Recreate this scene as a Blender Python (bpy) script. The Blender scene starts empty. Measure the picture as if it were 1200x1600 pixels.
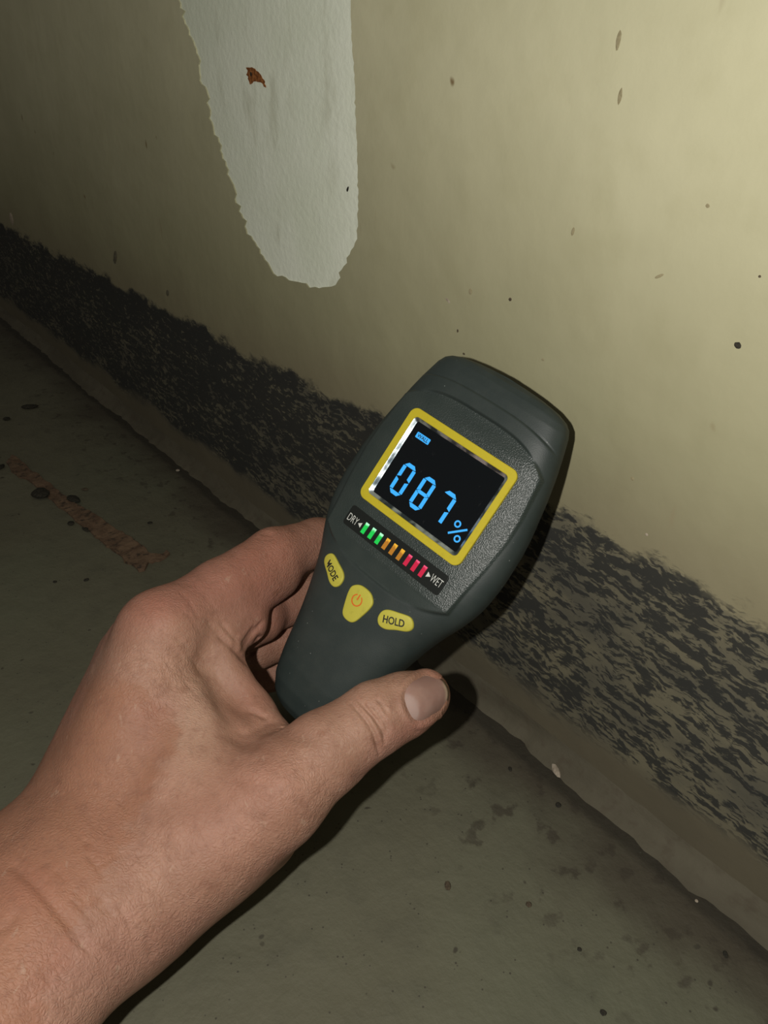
import bpy, bmesh, math, random
import numpy as np
from mathutils import Matrix, Vector

# ------------------------------------------------------------------ camera, world, light, exposure
SC = bpy.context.scene
COL = SC.collection
H = 0.262                     # lens height above the floor (m)
PITCH = math.radians(30)      # looking down
FPX = 1200.0                  # focal length in pixels of the 1200x1600 frame
YAW = math.radians(37.8)      # the wall runs away to the left of the heading

cam_d = bpy.data.cameras.new('camera')
cam_d.sensor_fit = 'AUTO'; cam_d.sensor_width = 36.0; cam_d.lens = 36.0 * FPX / 1600.0
cam_d.clip_start = 0.01; cam_d.clip_end = 50
cam = bpy.data.objects.new('camera', cam_d); COL.objects.link(cam)
cam.location = (0, 0, H); cam.rotation_euler = (math.pi / 2 - PITCH, 0, 0)
SC.camera = cam
CAMM = Matrix.Translation((0, 0, H)) @ Matrix.Rotation(math.pi / 2 - PITCH, 4, 'X')
CR = np.array(CAMM.to_3x3()); CT = np.array([0, 0, H])

wd = bpy.data.worlds.new('world'); SC.world = wd; wd.use_nodes = True
wd.node_tree.nodes['Background'].inputs[0].default_value = (1.0, 0.93, 0.80, 1)
wd.node_tree.nodes['Background'].inputs[1].default_value = 0.125

fl = bpy.data.lights.new('phone_flash', 'SPOT')       # the phone's LED flash, left of its lens
fl.energy = 2.65; fl.color = (1.0, 0.965, 0.90); fl.shadow_soft_size = 0.0028
fl.spot_size = math.radians(172); fl.spot_blend = 0.6
flo = bpy.data.objects.new('phone_flash', fl); COL.objects.link(flo)
flo.matrix_world = CAMM @ Matrix.Translation((-0.033, 0.004, 0.0))

SC.view_settings.view_transform = 'Standard'; SC.view_settings.look = 'None'
SC.view_settings.gamma = 1.0; SC.view_settings.use_curve_mapping = False
SC.view_settings.exposure = 0.0
SC.cycles.max_bounces = 6; SC.cycles.diffuse_bounces = 3

rng = np.random.default_rng(7); random.seed(7)

# ------------------------------------------------------------------ helpers
def cam2world(P):                       # camera-space mm (x right, y up, z forward) -> world m
    P = np.asarray(P, float); Q = np.stack([P[..., 0], P[..., 1], -P[..., 2]], -1) * 0.001
    return Q @ CR.T + CT
def at(u, v, z):                        # point seen at frame pixel (u,v), z mm in front of the lens
    return np.array([(u - 600) / FPX * z, -(v - 800) / FPX * z, z])
def ray(u, v):
    return CR @ np.array([(u - 600) / FPX, -(v - 800) / FPX, -1.0])
def floor_pt(u, v):
    d = ray(u, v); t = -H / d[2]; return np.array([d[0] * t, d[1] * t, 0.0])
WD = np.array([-math.sin(YAW), math.cos(YAW), 0.0])        # along the wall, receding
WN = np.array([-math.cos(YAW), -math.sin(YAW), 0.0])       # out of the wall into the room
W0 = floor_pt(700, 1046)                                   # a point on the wall/floor line
def wall_pt(u, v):                      # -> (s, h) on the wall face
    d = ray(u, v); o = CT - W0; t = -(o @ WN) / (d @ WN); p = o + d * t
    return np.array([p @ WD, p[2]])
def floor_sd(u, v):                     # -> (s, distance from wall)
    p = floor_pt(u, v) - W0; return np.array([p @ WD, p @ WN])
# frame of the corner: local x along the wall, y out of the wall, z up
RM = Matrix(((WD[0], WN[0], 0, W0[0]), (WD[1], WN[1], 0, W0[1]), (0, 0, 1, 0), (0, 0, 0, 1)))

def obj(name, verts, faces, mat, parent=None, smooth=False, M=None):
    me = bpy.data.meshes.new(name)
    if isinstance(faces, np.ndarray):
        me.from_pydata(np.asarray(verts).tolist(), [], faces.tolist())
    else:
        me.from_pydata([tuple(map(float, v)) for v in verts], [], faces)
    me.update()
    if smooth: me.shade_smooth()
    if mat: me.materials.append(mat)
    o = bpy.data.objects.new(name, me); COL.objects.link(o)
    if parent is not None: o.parent = parent
    if M is not None: o.matrix_world = M
    return o
def tag(o, label=None, cat=None, group=None, kind=None):
    if label: o['label'] = label
    if cat: o['category'] = cat
    if group: o['group'] = group
    if kind: o['kind'] = kind
    return o

class NT:                                # short-hand for node trees
    def __init__(s, name):
        s.m = bpy.data.materials.new(name); s.m.use_nodes = True; s.t = s.m.node_tree; s.t.nodes.clear()
        s.out = s.t.nodes.new('ShaderNodeOutputMaterial')
        s.b = s.t.nodes.new('ShaderNodeBsdfPrincipled'); s.t.links.new(s.b.outputs[0], s.out.inputs[0])
    def put(s, sock, v):
        if v is None: return
        if isinstance(v, bpy.types.NodeSocket): s.t.links.new(v, sock)
        elif isinstance(v, (int, float)):
            sock.default_value = v if sock.type == 'VALUE' else ((v, v, v) if sock.type == 'VECTOR' else (v, v, v, 1))
        else:
            v = tuple(v); sock.default_value = v + (1,) if sock.type == 'RGBA' and len(v) == 3 else v
    def n(s, typ, ins=(), **kw):
        nd = s.t.nodes.new(typ)
        for k, v in kw.items(): setattr(nd, k, v)
        for k, v in (ins.items() if isinstance(ins, dict) else enumerate(ins)): s.put(nd.inputs[k], v)
        return nd
    def co(s): return s.n('ShaderNodeTexCoord').outputs['Object']
    def math(s, op, a, b=0.0, c=None, clamp=False):
        nd = s.n('ShaderNodeMath', [a, b] + ([c] if c is not None else []), operation=op); nd.use_clamp = clamp; return nd.outputs[0]
    def sep(s, v):
        o = s.n('ShaderNodeSeparateXYZ', [v]).outputs; return o[0], o[1], o[2]
    def vec(s, x, y, z): return s.n('ShaderNodeCombineXYZ', [x, y, z]).outputs[0]
    def vmul(s, v, k): return s.n('ShaderNodeVectorMath', [v, k], operation='MULTIPLY').outputs[0]
    def vadd(s, v, k): return s.n('ShaderNodeVectorMath', [v, k], operation='ADD').outputs[0]
    def noise(s, v, scale, detail=4, rough=0.55, dist=0.0, col=False):
        nd = s.n('ShaderNodeTexNoise', {'Vector': v, 'Scale': scale, 'Detail': detail, 'Roughness': rough, 'Distortion': dist})
        return nd.outputs['Color' if col else 'Fac']
    def voro(s, v, scale, feature='F1', rand=1.0):
        nd = s.t.nodes.new('ShaderNodeTexVoronoi'); nd.feature = feature
        s.put(nd.inputs['Vector'], v); s.put(nd.inputs['Scale'], scale); s.put(nd.inputs['Randomness'], rand)
        return nd.outputs['Distance']
    def ss(s, v, a, b):                   # smoothstep a..b -> 0..1
        nd = s.n('ShaderNodeMapRange', {'Value': v, 'From Min': a, 'From Max': b}, interpolation_type='SMOOTHSTEP'); return nd.outputs[0]
    def mix(s, f, a, b, blend='MIX'):
        nd = s.t.nodes.new('ShaderNodeMix'); nd.data_type = 'RGBA'; nd.blend_type = blend
        s.put(nd.inputs[0], f); s.put(nd.inputs[6], a); s.put(nd.inputs[7], b); return nd.outputs[2]
    def attr(s, name): return s.n('ShaderNodeAttribute', attribute_name=name).outputs['Fac']
    def bump(s, h, dist, strength=1.0, normal=None):
        nd = s.n('ShaderNodeBump', {'Height': h, 'Distance': dist, 'Strength': strength})
        if normal is not None: s.put(nd.inputs['Normal'], normal)
        return nd.outputs[0]
    def set(s, **kw):
        names = dict(base='Base Color', rough='Roughness', normal='Normal', metal='Metallic', spec='Specular IOR Level',
                     em='Emission Color', ems='Emission Strength', sss='Subsurface Weight', sssr='Subsurface Radius',
                     ssss='Subsurface Scale', coat='Coat Weight', trans='Transmission Weight', ior='IOR', coatr='Coat Roughness')
        for k, v in kw.items(): s.put(s.b.inputs[names[k]], v)
        return s.m

def flatmat(name, base, rough=0.5, **kw):
    t = NT(name); return t.set(base=base, rough=rough, **kw)

# ------------------------------------------------------------------ materials of the setting
def mat_paint():
    t = NT('wall_paint'); co = t.co(); s, y, h = t.sep(co)
    big = t.noise(co, 9, 4); mid = t.noise(co, 45, 5)
    base = t.mix(t.ss(big, .3, .7), (.52, .500, .325), (.60, .575, .385))
    base = t.mix(t.math('MULTIPLY', t.ss(mid, .45, .75), .35), base, (.46, .435, .265))
    # paint darkens downward, browner and greyer; faint brown stain just above the mould
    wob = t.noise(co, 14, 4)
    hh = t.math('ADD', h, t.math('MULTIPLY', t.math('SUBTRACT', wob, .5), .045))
    low_tone = t.math('MULTIPLY', t.ss(hh, .30, .13), .80)
    base = t.mix(low_tone, base, (.25, .235, .135))
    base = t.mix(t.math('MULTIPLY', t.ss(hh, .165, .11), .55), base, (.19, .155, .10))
    # fly specks and faint scratches
    sp = t.voro(t.vadd(t.vmul(co, (1, 1, .6)), t.vmul(t.noise(co, 30, 2, col=True), .02)), 38)
    spn = t.noise(co, 60, 1)
    base = t.mix(t.math('MULTIPLY', t.ss(sp, .085, .04), t.ss(spn, .52, .6)), base, (.22, .16, .08))
    scr = t.noise(t.vmul(t.vadd(co, t.vmul(t.noise(co, 20, 2, col=True), .01)), (130, 1, 26)), 1.0, 2)
    base = t.mix(t.math('MULTIPLY', t.ss(scr, .70, .78), .35), base, (.28, .22, .13))
    # the mould band
    warp = t.vmul(t.noise(co, 55, 3, col=True), .012)
    cw = t.vadd(co, warp)
    edge = t.noise(t.vmul(cw, (40, 1, 70)), 1.0, 5, .65)
    edge2 = t.noise(t.vmul(co, (7, 1, 7)), 1.0, 3)
    top = t.math('ADD', MOLD_TOP, t.math('ADD', t.math('MULTIPLY', t.math('SUBTRACT', edge, .5), .030), t.math('MULTIPLY', t.math('SUBTRACT', edge2, .5), .022)))
    below = t.math('SUBTRACT', top, h)                       # >0 inside the band
    inside = t.ss(below, -.002, .004)
    # grey film under the blotches, patchy
    filmn = t.noise(t.vmul(cw, (22, 1, 45)), 1.0, 4)
    sfac = t.ss(s, -.10, .30)                                 # denser further along the wall
    film = t.math('MULTIPLY', inside, t.math('ADD', t.math('MULTIPLY', t.ss(filmn, .35, .65), .45), t.math('ADD', .55, t.math('MULTIPLY', sfac, .15))), clamp=True)
    base = t.mix(film, base, (.096, .090, .068))
    tilt = t.vec(t.math('ADD', s, t.math('MULTIPLY', h, .55)), y, t.math('SUBTRACT', h, t.math('MULTIPLY', s, .10)))
    tw = t.vadd(tilt, t.vmul(t.noise(co, 90, 3, col=True), .007))
    n1 = t.noise(t.vmul(tw, (72, 1, 290)), 1.0, 4, .6)
    n2 = t.noise(t.vmul(tw, (240, 1, 620)), 1.0, 3, .6)
    patch = t.noise(t.vmul(cw, (16, 1, 30)), 1.0, 3)
    nn = t.math('ADD', t.math('MULTIPLY', n1, .58), t.math('MULTIPLY', n2, .42))
    nn = t.math('ADD', nn, t.math('MULTIPLY', t.math('SUBTRACT', patch, .5), .26))
    nn = t.math('ADD', nn, t.math('MULTIPLY', sfac, .05))
    # dense line of growth just under the upper edge
    nn = t.math('ADD', nn, t.math('MULTIPLY', t.math('MULTIPLY', t.ss(below, -.002, .008), t.ss(below, .040, .012)), .025))
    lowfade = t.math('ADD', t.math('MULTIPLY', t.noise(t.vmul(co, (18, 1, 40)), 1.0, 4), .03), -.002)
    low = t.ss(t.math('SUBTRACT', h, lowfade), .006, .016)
    blot = t.math('MULTIPLY', t.math('MULTIPLY', t.ss(nn, .472, .535), t.ss(below, -.004, .003)), low)
    base = t.mix(t.math('MULTIPLY', blot, .93), base, (.026, .027, .025))
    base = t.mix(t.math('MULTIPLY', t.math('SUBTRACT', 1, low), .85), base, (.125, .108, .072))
    und = t.noise(co, 22, 3); fine = t.noise(co, 420, 4)
    hgt = t.math('ADD', t.math('MULTIPLY', und, 1.0), t.math('MULTIPLY', fine, .055))
    hgt = t.math('ADD', hgt, t.math('MULTIPLY', blot, .09))
    nrm = t.bump(hgt, .0035, .4)
    return t.set(base=base, rough=t.math('ADD', .62, t.math('MULTIPLY', blot, .25)), normal=nrm, spec=.3)

def mat_plaster():
    t = NT('bare_plaster'); co = t.co()
    n = t.noise(co, 16, 4); base = t.mix(t.ss(n, .3, .7), (.80, .85, .69), (.89, .93, .79))
    gr = t.noise(t.vmul(co, (60, 1, 22)), 1.0, 5, .6)
    base = t.mix(t.math('MULTIPLY', t.ss(gr, .54, .72), .5), base, (.55, .56, .42))
    cr = t.noise(t.vmul(t.vadd(co, t.vmul(t.noise(co, 60, 3, col=True), .006)), (120, 1, 50)), 1.0, 2)
    base = t.mix(t.math('MULTIPLY', t.ss(cr, .72, .80), .5), base, (.34, .34, .25))
    fine = t.noise(co, 300, 5)
    return t.set(base=base, rough=.8, normal=t.bump(t.math('ADD', fine, t.math('MULTIPLY', n, 2.0)), .0011, .35), spec=.2)

def mat_floor():
    t = NT('concrete'); co = t.co(); s, d, z = t.sep(co)
    n = t.noise(co, 10, 5); m = t.noise(co, 60, 5, .6)
    base = t.mix(t.ss(n, .3, .7), (.110, .105, .070), (.138, .132, .090))
    base = t.mix(t.math('MULTIPLY', t.ss(m, .45, .8), .5), base, (.085, .082, .058))
    grn = t.noise(co, 5, 3); base = t.mix(t.math('MULTIPLY', t.ss(grn, .45, .7), .45), base, (.094, .106, .068))
    # dirt gathered along the wall
    w = t.noise(co, 28, 5, .6); w2 = t.noise(co, 8, 3)
    dd = t.math('SUBTRACT', d, t.math('ADD', t.math('MULTIPLY', t.math('SUBTRACT', w, .5), .05), t.math('MULTIPLY', t.math('SUBTRACT', w2, .5), .06)))
    base = t.mix(t.math('MULTIPLY', t.ss(dd, .048, .008), .8), base, (.055, .044, .031))
    pd = t.noise(co, 110, 4); base = t.mix(t.math('MULTIPLY', t.math('MULTIPLY', t.ss(pd, .56, .66), t.ss(dd, .085, .03)), .7), base, (.05, .042, .03))
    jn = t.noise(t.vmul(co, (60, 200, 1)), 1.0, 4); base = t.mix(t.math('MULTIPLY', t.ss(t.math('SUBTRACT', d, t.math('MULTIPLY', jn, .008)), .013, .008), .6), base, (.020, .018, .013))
    sp = t.voro(t.vadd(co, t.vmul(t.noise(co, 90, 2, col=True), .008)), 75); spn = t.noise(co, 40, 2)
    base = t.mix(t.math('MULTIPLY', t.ss(sp, .10, .05), t.ss(spn, .50, .58)), base, (.055, .05, .035))
    fs = t.voro(co, 330); fsn = t.noise(co, 120, 1)
    base = t.mix(t.math('MULTIPLY', t.ss(fs, .16, .08), t.ss(fsn, .5, .56)), base, (.06, .055, .04))
    fine = t.noise(co, 500, 4)
    return t.set(base=base, rough=.7, normal=t.bump(t.math('ADD', t.math('MULTIPLY', fine, .12), t.math('ADD', m, n)), .0020, .6), spec=.35)

def mat_cove():
    t = NT('mortar_fillet'); co = t.co()
    n = t.noise(t.vmul(co, (18, 60, 60)), 1.0, 5); m = t.noise(co, 140, 4)
    base = t.mix(t.ss(n, .3, .7), (.080, .070, .047), (.108, .096, .066))
    base = t.mix(t.math('MULTIPLY', t.ss(m, .52, .7), .55), base, (.075, .06, .04))
    return t.set(base=base, rough=.8, normal=t.bump(t.math('ADD', n, t.math('MULTIPLY', m, .3)), .003, .6), spec=.3)

# ------------------------------------------------------------------ the setting
hs = [wall_pt(u, v)[1] for u, v in ((0, 340), (280, 490), (570, 655), (875, 812), (1200, 995))]
MOLD_TOP = float(np.mean(hs))
S0, S1 = -1.2, 9.0
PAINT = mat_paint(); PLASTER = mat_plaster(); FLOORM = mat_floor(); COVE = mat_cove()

def box_mesh(x0, x1, y0, y1, z0, z1):
    v = [(x, y, z) for x in (x0, x1) for y in (y0, y1) for z in (z0, z1)]
    f = [(0, 1, 3, 2), (4, 6, 7, 5), (0, 4, 5, 1), (2, 3, 7, 6), (0, 2, 6, 4), (1, 5, 7, 3)]
    return v, f
v, f = box_mesh(S0, S1, -0.002, 4.0, -0.05, 0.0)
floor = tag(obj('floor', v, f, FLOORM, M=RM), kind='structure')
TH = 0.0007                                     # thickness of the paint coat
v, f = box_mesh(S0, S1, -0.10, -TH, 0.0, 2.3)
wall = tag(obj('wall_right', v, f, PLASTER, M=RM), kind='structure')

# paint coat with the torn-open patch
PATCH = [(548, -60), (548, 0), (549, 62), (554, 123), (557, 216), (560, 308), (558, 373), (537, 416), (524, 444), (497, 452), (463, 441),
         (432, 432), (410, 401), (389, 364), (373, 330), (363, 290), (352, 253), (339, 216), (327, 185), (326, 154), (313, 126),
         (309, 89), (290, 37), (279, 0), (262, -60)]
def jag(pts, step, amp, seed, side):
    r = np.random.default_rng(seed); out = []
    for i in range(len(pts) - 1):
        a, b = np.array(pts[i], float), np.array(pts[i + 1], float)
        k = max(1, int(np.linalg.norm(b - a) / step)); nrm = np.array([b[1] - a[1], a[0] - b[0]]) / (np.linalg.norm(b - a) + 1e-9)
        for j in range(k):
            p = a + (b - a) * j / k
            out.append(p + nrm * r.normal(0, amp * (0.35 if p[0] > 500 and p[1] < 400 else 1.0)))
    out.append(np.array(pts[-1], float)); return out
hole = [wall_pt(*p) for p in jag(PATCH, 6, 1.7, 3, 1)]
# beyond the frame the patch runs on upwards and closes
hole += [hole[-1] + np.array([.010, .05]), hole[-1] + np.array([-.01, .11]), hole[0] + np.array([.012, .13]), hole[0] + np.array([.002, .06])]
bm = bmesh.new()
def loop(pts):
    vs = [bm.verts.new((p[0], 0.0, p[1])) for p in pts]
    return vs, [bm.edges.new((vs[i], vs[(i + 1) % len(vs)])) for i in range(len(vs))]
gs = np.linspace(S0, S1, 12); gz = np.linspace(0, 2.3, 8)
outer = [(x, 0.0) for x in gs[:-1]] + [(S1, z) for z in gz[:-1]] + [(x, 2.3) for x in gs[::-1][:-1]] + [(S0, z) for z in gz[::-1][:-1]]
ov, oe = loop(outer); hv, he = loop(hole)
bmesh.ops.triangle_fill(bm, edges=oe + he, use_beauty=True)
for fc in list(bm.faces):
    fc.normal_update()
    if fc.normal.y < 0: fc.normal_flip()
back = [bm.verts.new((q.co.x, -TH - .0001, q.co.z)) for q in hv]
for i in range(len(hv)):
    j = (i + 1) % len(hv); bm.faces.new((hv[i], hv[j], back[j], back[i]))
bmesh.ops.recalc_face_normals(bm, faces=[q for q in bm.faces if abs(q.normal.y) < .5])
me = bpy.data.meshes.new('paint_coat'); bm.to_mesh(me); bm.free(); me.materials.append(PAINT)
coat = bpy.data.objects.new('paint_coat', me); COL.objects.link(coat); coat.parent = wall
coat['label'] = 'beige wall paint with a torn-open pale patch and black mould along its foot'

# mortar fillet where wall meets floor: wobbly cross-section swept along the corner
def cove():
    ns, npf = 520, 9; V = []; ss_ = np.concatenate([np.linspace(S0, -.2, 60), np.linspace(-.19, .9, 380), np.linspace(.92, S1, 80)])
    ph = rng.uniform(0, 6.28, 12); fr = np.array([9, 17, 31, 53, 83, 120, 170, 240, 330, 410, 520, 610.])
    for s in ss_:
        w1 = float(np.sum(np.sin(fr * s + ph) / fr ** .35) * .0022); w2 = float(np.sum(np.sin(fr * s * 1.13 + ph[::-1]) / np.sqrt(fr)) * .0022)
        d, hgt = .0090 + w1, .0100 + w2
        for k in range(npf):
            q = k / (npf - 1); y = d * (1 - q) ** 1.35; z = hgt * q ** 1.35
            y += .0006 * math.sin(90 * s + 5 * q) * math.sin(math.pi * q)
            V.append((s, max(y, 0.00005) if k < npf - 1 else -.0004, z if k else -.0006))
    F = [(i * npf + k, i * npf + k + 1, (i + 1) * npf + k + 1, (i + 1) * npf + k) for i in range(ns - 1) for k in range(npf - 1)]
    return tag(obj('trim_1', V, F, COVE, smooth=True, M=RM), kind='structure')
cove()

# ------------------------------------------------------------------ moisture meter
TOOL_R = np.array([[0.7101411, 0.53771125, -0.45449557], [-0.53373038, 0.83214382, 0.1505608], [0.45916391, 0.13565868, 0.87793236]])
TOOL_T = np.array([17.7248, 9.4776, -265.0])                # camera space mm, z backwards
TM = Matrix.Identity(4)
for i in range(3):
    for j in range(3): TM[i][j] = TOOL_R[i, j]
    TM[i][3] = TOOL_T[i] * .001
meter = bpy.data.objects.new('moisture_meter', None); COL.objects.link(meter); meter.empty_display_size = .02
meter.matrix_world = CAMM @ TM
tag(meter, 'dark grey handheld moisture meter with yellow buttons and blue 087 percent readout', 'moisture meter')

WY = np.array([-102.4, -102.1, -101.2, -99.5, -97, -93, -87, -81, -74, -66, -59, -52, -47, -43, -39.5, -36, -32, -28, -24, -19, -15, -10, -4, 2, 6, 16, 24, 30, 34, 37, 39.4, 41, 42.3, 43.3, 43.7, 43.8])
WW = np.array([3, 6.0, 9.5, 12.4, 14.4, 16.6, 18.2, 19.4, 20.6, 22.2, 24.0, 26.0, 27.7, 29.4, 31.2, 32.8, 34.4, 35.6, 36.3, 36.8, 37.0, 36.9, 36.7, 36.0, 35.3, 33.4, 31.5, 29.8, 28.5, 27.5, 26.1, 24.0, 20.2, 14.0, 7.5, 3.0])
XC = -0.7                                                    # the shell sits a touch left of the screen's centre
def wy(y): return np.interp(y, WY, WW) + .7 * np.clip((WW.max() and np.interp(y, WY, WW)) / 20, 0, 1)
def dy(y):                                                    # half depth
    y = np.asarray(y, float)
    return np.interp(y, [-102.4, -101.5, -99, -94, -86, -60, -45, -20, 20, 33, 38, 41, 42.6, 43.45], [3, 5.6, 8.6, 10.8, 12.0, 12.4, 12.2, 11.2, 10.2, 9.6, 9.2, 8.6, 7.8, 6.8])
def ny(y): return np.interp(y, [-102, -70, -45, -25, 20, 43], [2.5, 2.7, 3.0, 3.3, 3.4, 4.0])
def zcy(y): return -dy(y) - np.interp(y, [-102.4, -101, -98, -92, -84, 30, 37, 40, 42, 43.45], [9, 6.0, 3.2, 1.2, .3, 0, .25, .7, 1.5, 3.2])
def sstep(x, a, b):
    t = np.clip((x - a) / (b - a), 0, 1); return t * t * (3 - 2 * t)
def panel_sd(x, y):
    ax = np.abs(x)
    xr = np.interp(y, [-40, -34, -25, -14, -3, 6, 16, 21, 30], [29, 29.4, 30.3, 31.8, 32.7, 32.4, 31.2, 30.6, 29])
    yt = 28.2 - 6.5 * (ax / 29.5) ** 3.4; yb = -39.8 + 6.0 * (ax / 29.2) ** 3
    return np.maximum(np.maximum(ax - xr, (y - yt) * .92), (yb - y) * .92)
def front_z(x, y, zb):
    """front surface height from the plain rounded body height zb"""
    ax = np.abs(x)
    body = zb + .55 * (1 - np.clip(ax / 31.0, 0, 1) ** 4)
    yl = 33.9 - 3.6 * (ax / 29.0) ** 3                        # seam of the tip cap
    body = body - .55 * sstep(y, yl - .25, yl + .25) - .35 * np.exp(-((y - yl) / .3) ** 2)
    body = body - .50 * sstep(y, -44, -58)
    pz = -2.3 * (ax / 32.0) ** 5 - .05 * np.clip(-33.5 - y, 0, 10) - .9 * sstep(y, 21.0, 28.0)
    m = sstep(panel_sd(x, y), -.25, .85)
    return pz * (1 - m) + body * m
def mat_housing():
    t = NT('grey_plastic'); co = t.co(); n = t.noise(co, 120, 4); f = t.noise(co, 2600, 2)
    base = t.mix(t.ss(n, .35, .7), (.025, .034, .032), (.031, .040, .037))
    du = t.voro(co, 420); dn = t.noise(co, 260, 2)
    base = t.mix(t.math('MULTIPLY', t.math('MULTIPLY', t.ss(du, .10, .05), t.ss(dn, .56, .62)), .6), base, (.25, .27, .25))
    return t.set(base=base, rough=.48, normal=t.bump(f, .00006, .5), spec=.34)
def mat_panel():
    t = NT('textured_plastic'); co = t.co(); f = t.voro(co, 2100); g = t.noise(co, 3200, 3); n = t.noise(co, 90, 3)
    x, y, z = t.sep(co)
    grain = t.ss(y, -.0345, -.0328)
    base = t.mix(t.ss(n, .35, .7), (.026, .036, .033), (.032, .042, .038))
    hgt = t.math('MULTIPLY', t.math('ADD', f, t.math('MULTIPLY', g, .6)), t.math('ADD', t.math('MULTIPLY', grain, .85), .15))
    return t.set(base=base, rough=.36, normal=t.bump(hgt, .00014, .75), spec=.52)
HOUS = mat_housing(); PANEL = mat_panel()
def build_housing():
    ys = np.concatenate([np.linspace(-102.4, -99, 18)[:-1], np.linspace(-99, -60, 60)[:-1], np.linspace(-60, 20, 200)[:-1], np.linspace(20, 40, 70)[:-1], np.linspace(40, 43.8, 26)])
    NF, NB = 300, 90; V = []; isf = []
    th = np.linspace(0, math.pi, 4001)
    for y in ys:
        w, d, n, zc = (float(q(y)) for q in (wy, dy, ny, zcy))
        c, s = np.cos(th), np.sin(th)
        x = w * np.sign(c) * np.abs(c) ** (2 / n); zf = d * np.abs(s) ** (2 / n)
        L = np.concatenate([[0], np.cumsum(np.hypot(np.diff(x), np.diff(zf)))]); L /= L[-1]
        qf = np.interp(np.linspace(0, 1, NF, endpoint=False), L, np.arange(4001)); qb = np.interp(np.linspace(0, 1, NB, endpoint=False), L, np.arange(4001))
        xf = np.interp(qf, np.arange(4001), x); zz = np.interp(qf, np.arange(4001), zf)
        zb0 = zz + zc
        fade = sstep(zz / d, .45, .75)
        z = zb0 * (1 - fade) + front_z(xf, y, zb0) * fade
        xb = -np.interp(qb, np.arange(4001), x); zh = np.interp(qb, np.arange(4001), zf); zb = zc - zh
        q_ = zh / d; xb = xb * (1 - q_ * float(.10 * sstep(np.array(y), -50, -20) + .22 * sstep(np.array(y), 10, 36)))
        yy = y + np.concatenate([np.zeros(NF), -3.2 * q_ * float(sstep(np.array(y), 28, 44))])
        V.append(np.stack([np.concatenate([xf, xb]) + XC, yy, np.concatenate([z, zb])], 1)); 
    V = np.array(V); R, N, _ = V.shape
    idx = np.arange(R * N).reshape(R, N); a = idx[:-1]; b = np.roll(idx, -1, 1)[:-1]; c = np.roll(idx, -1, 1)[1:]; d_ = idx[1:]
    F = np.stack([a, b, c, d_], -1).reshape(-1, 4); P = V.reshape(-1, 3)
    cen = P[F].mean(1)
    pan = (panel_sd(cen[:, 0], cen[:, 1]) < 0) & (cen[:, 2] > -6)
    window = pan & (np.abs(cen[:, 0]) < 21.9) & (np.abs(cen[:, 1]) < 16.9)        # opening for the screen
    def sub(mask, name, mat, extra=()):
        fs = F[mask]; used = np.unique(fs); mp = -np.ones(len(P), int); mp[used] = np.arange(len(used))
        faces = mp[fs].tolist() + [[int(mp[q]) for q in e] for e in extra]
        return obj(name, P[used] * .001, faces, mat, meter, smooth=True)
    caps = [list(idx[0][::-1]), list(idx[-1])]
    o = sub(~pan, 'housing', HOUS, caps)
    p = sub(pan & ~window, 'face_panel', PANEL); p['label'] = 'grained dark grey plastic face around the screen'
    # make face orientation consistent
    for q in (o, p):
        b_ = bmesh.new(); b_.from_mesh(q.data)
        if q is o: bmesh.ops.recalc_face_normals(b_, faces=b_.faces[:])
        else:
            b_.normal_update()
            if sum(fc.normal.z for fc in b_.faces) < 0: bmesh.ops.reverse_faces(b_, faces=b_.faces[:])
        b_.to_mesh(q.data); b_.free()
    return o, p
housing, face_panel = build_housing()

def rrect(w, h, r, n=8, cx=0, cy=0):
    pts = []
    for k, (sx, sy) in enumerate(((1, 1), (-1, 1), (-1, -1), (1, -1))):
        for i in range(n + 1):
            a = math.pi / 2 * (k + i / n); pts.append((cx + sx * (w / 2 - r) + r * math.cos(a), cy + sy * (h / 2 - r) + r * math.sin(a)))
    return pts
def smooth_poly(pts, n=6):                                     # closed Catmull-Rom
    P = [np.array(p, float) for p in pts]; out = []
    for i in range(len(P)):
        a, b, c, d = P[i - 1], P[i], P[(i + 1) % len(P)], P[(i + 2) % len(P)]
        for k in range(n):
            t = k / n; out.append(.5 * ((2 * b) + (-a + c) * t + (2 * a - 5 * b + 4 * c - d) * t * t + (-a + 3 * b - 3 * c + d) * t ** 3))
    if sum(out[i][0] * out[(i + 1) % len(out)][1] - out[(i + 1) % len(out)][0] * out[i][1] for i in range(len(out))) < 0: out = out[::-1]
    return [tuple(p) for p in out]
def zbody(x, y):
    w, d, n, zc = wy(y), dy(y), ny(y), zcy(y)
    return front_z(x, y, zc + d * np.clip(1 - np.abs((x - XC) / w) ** n, 0, 1) ** (1 / n))
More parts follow.
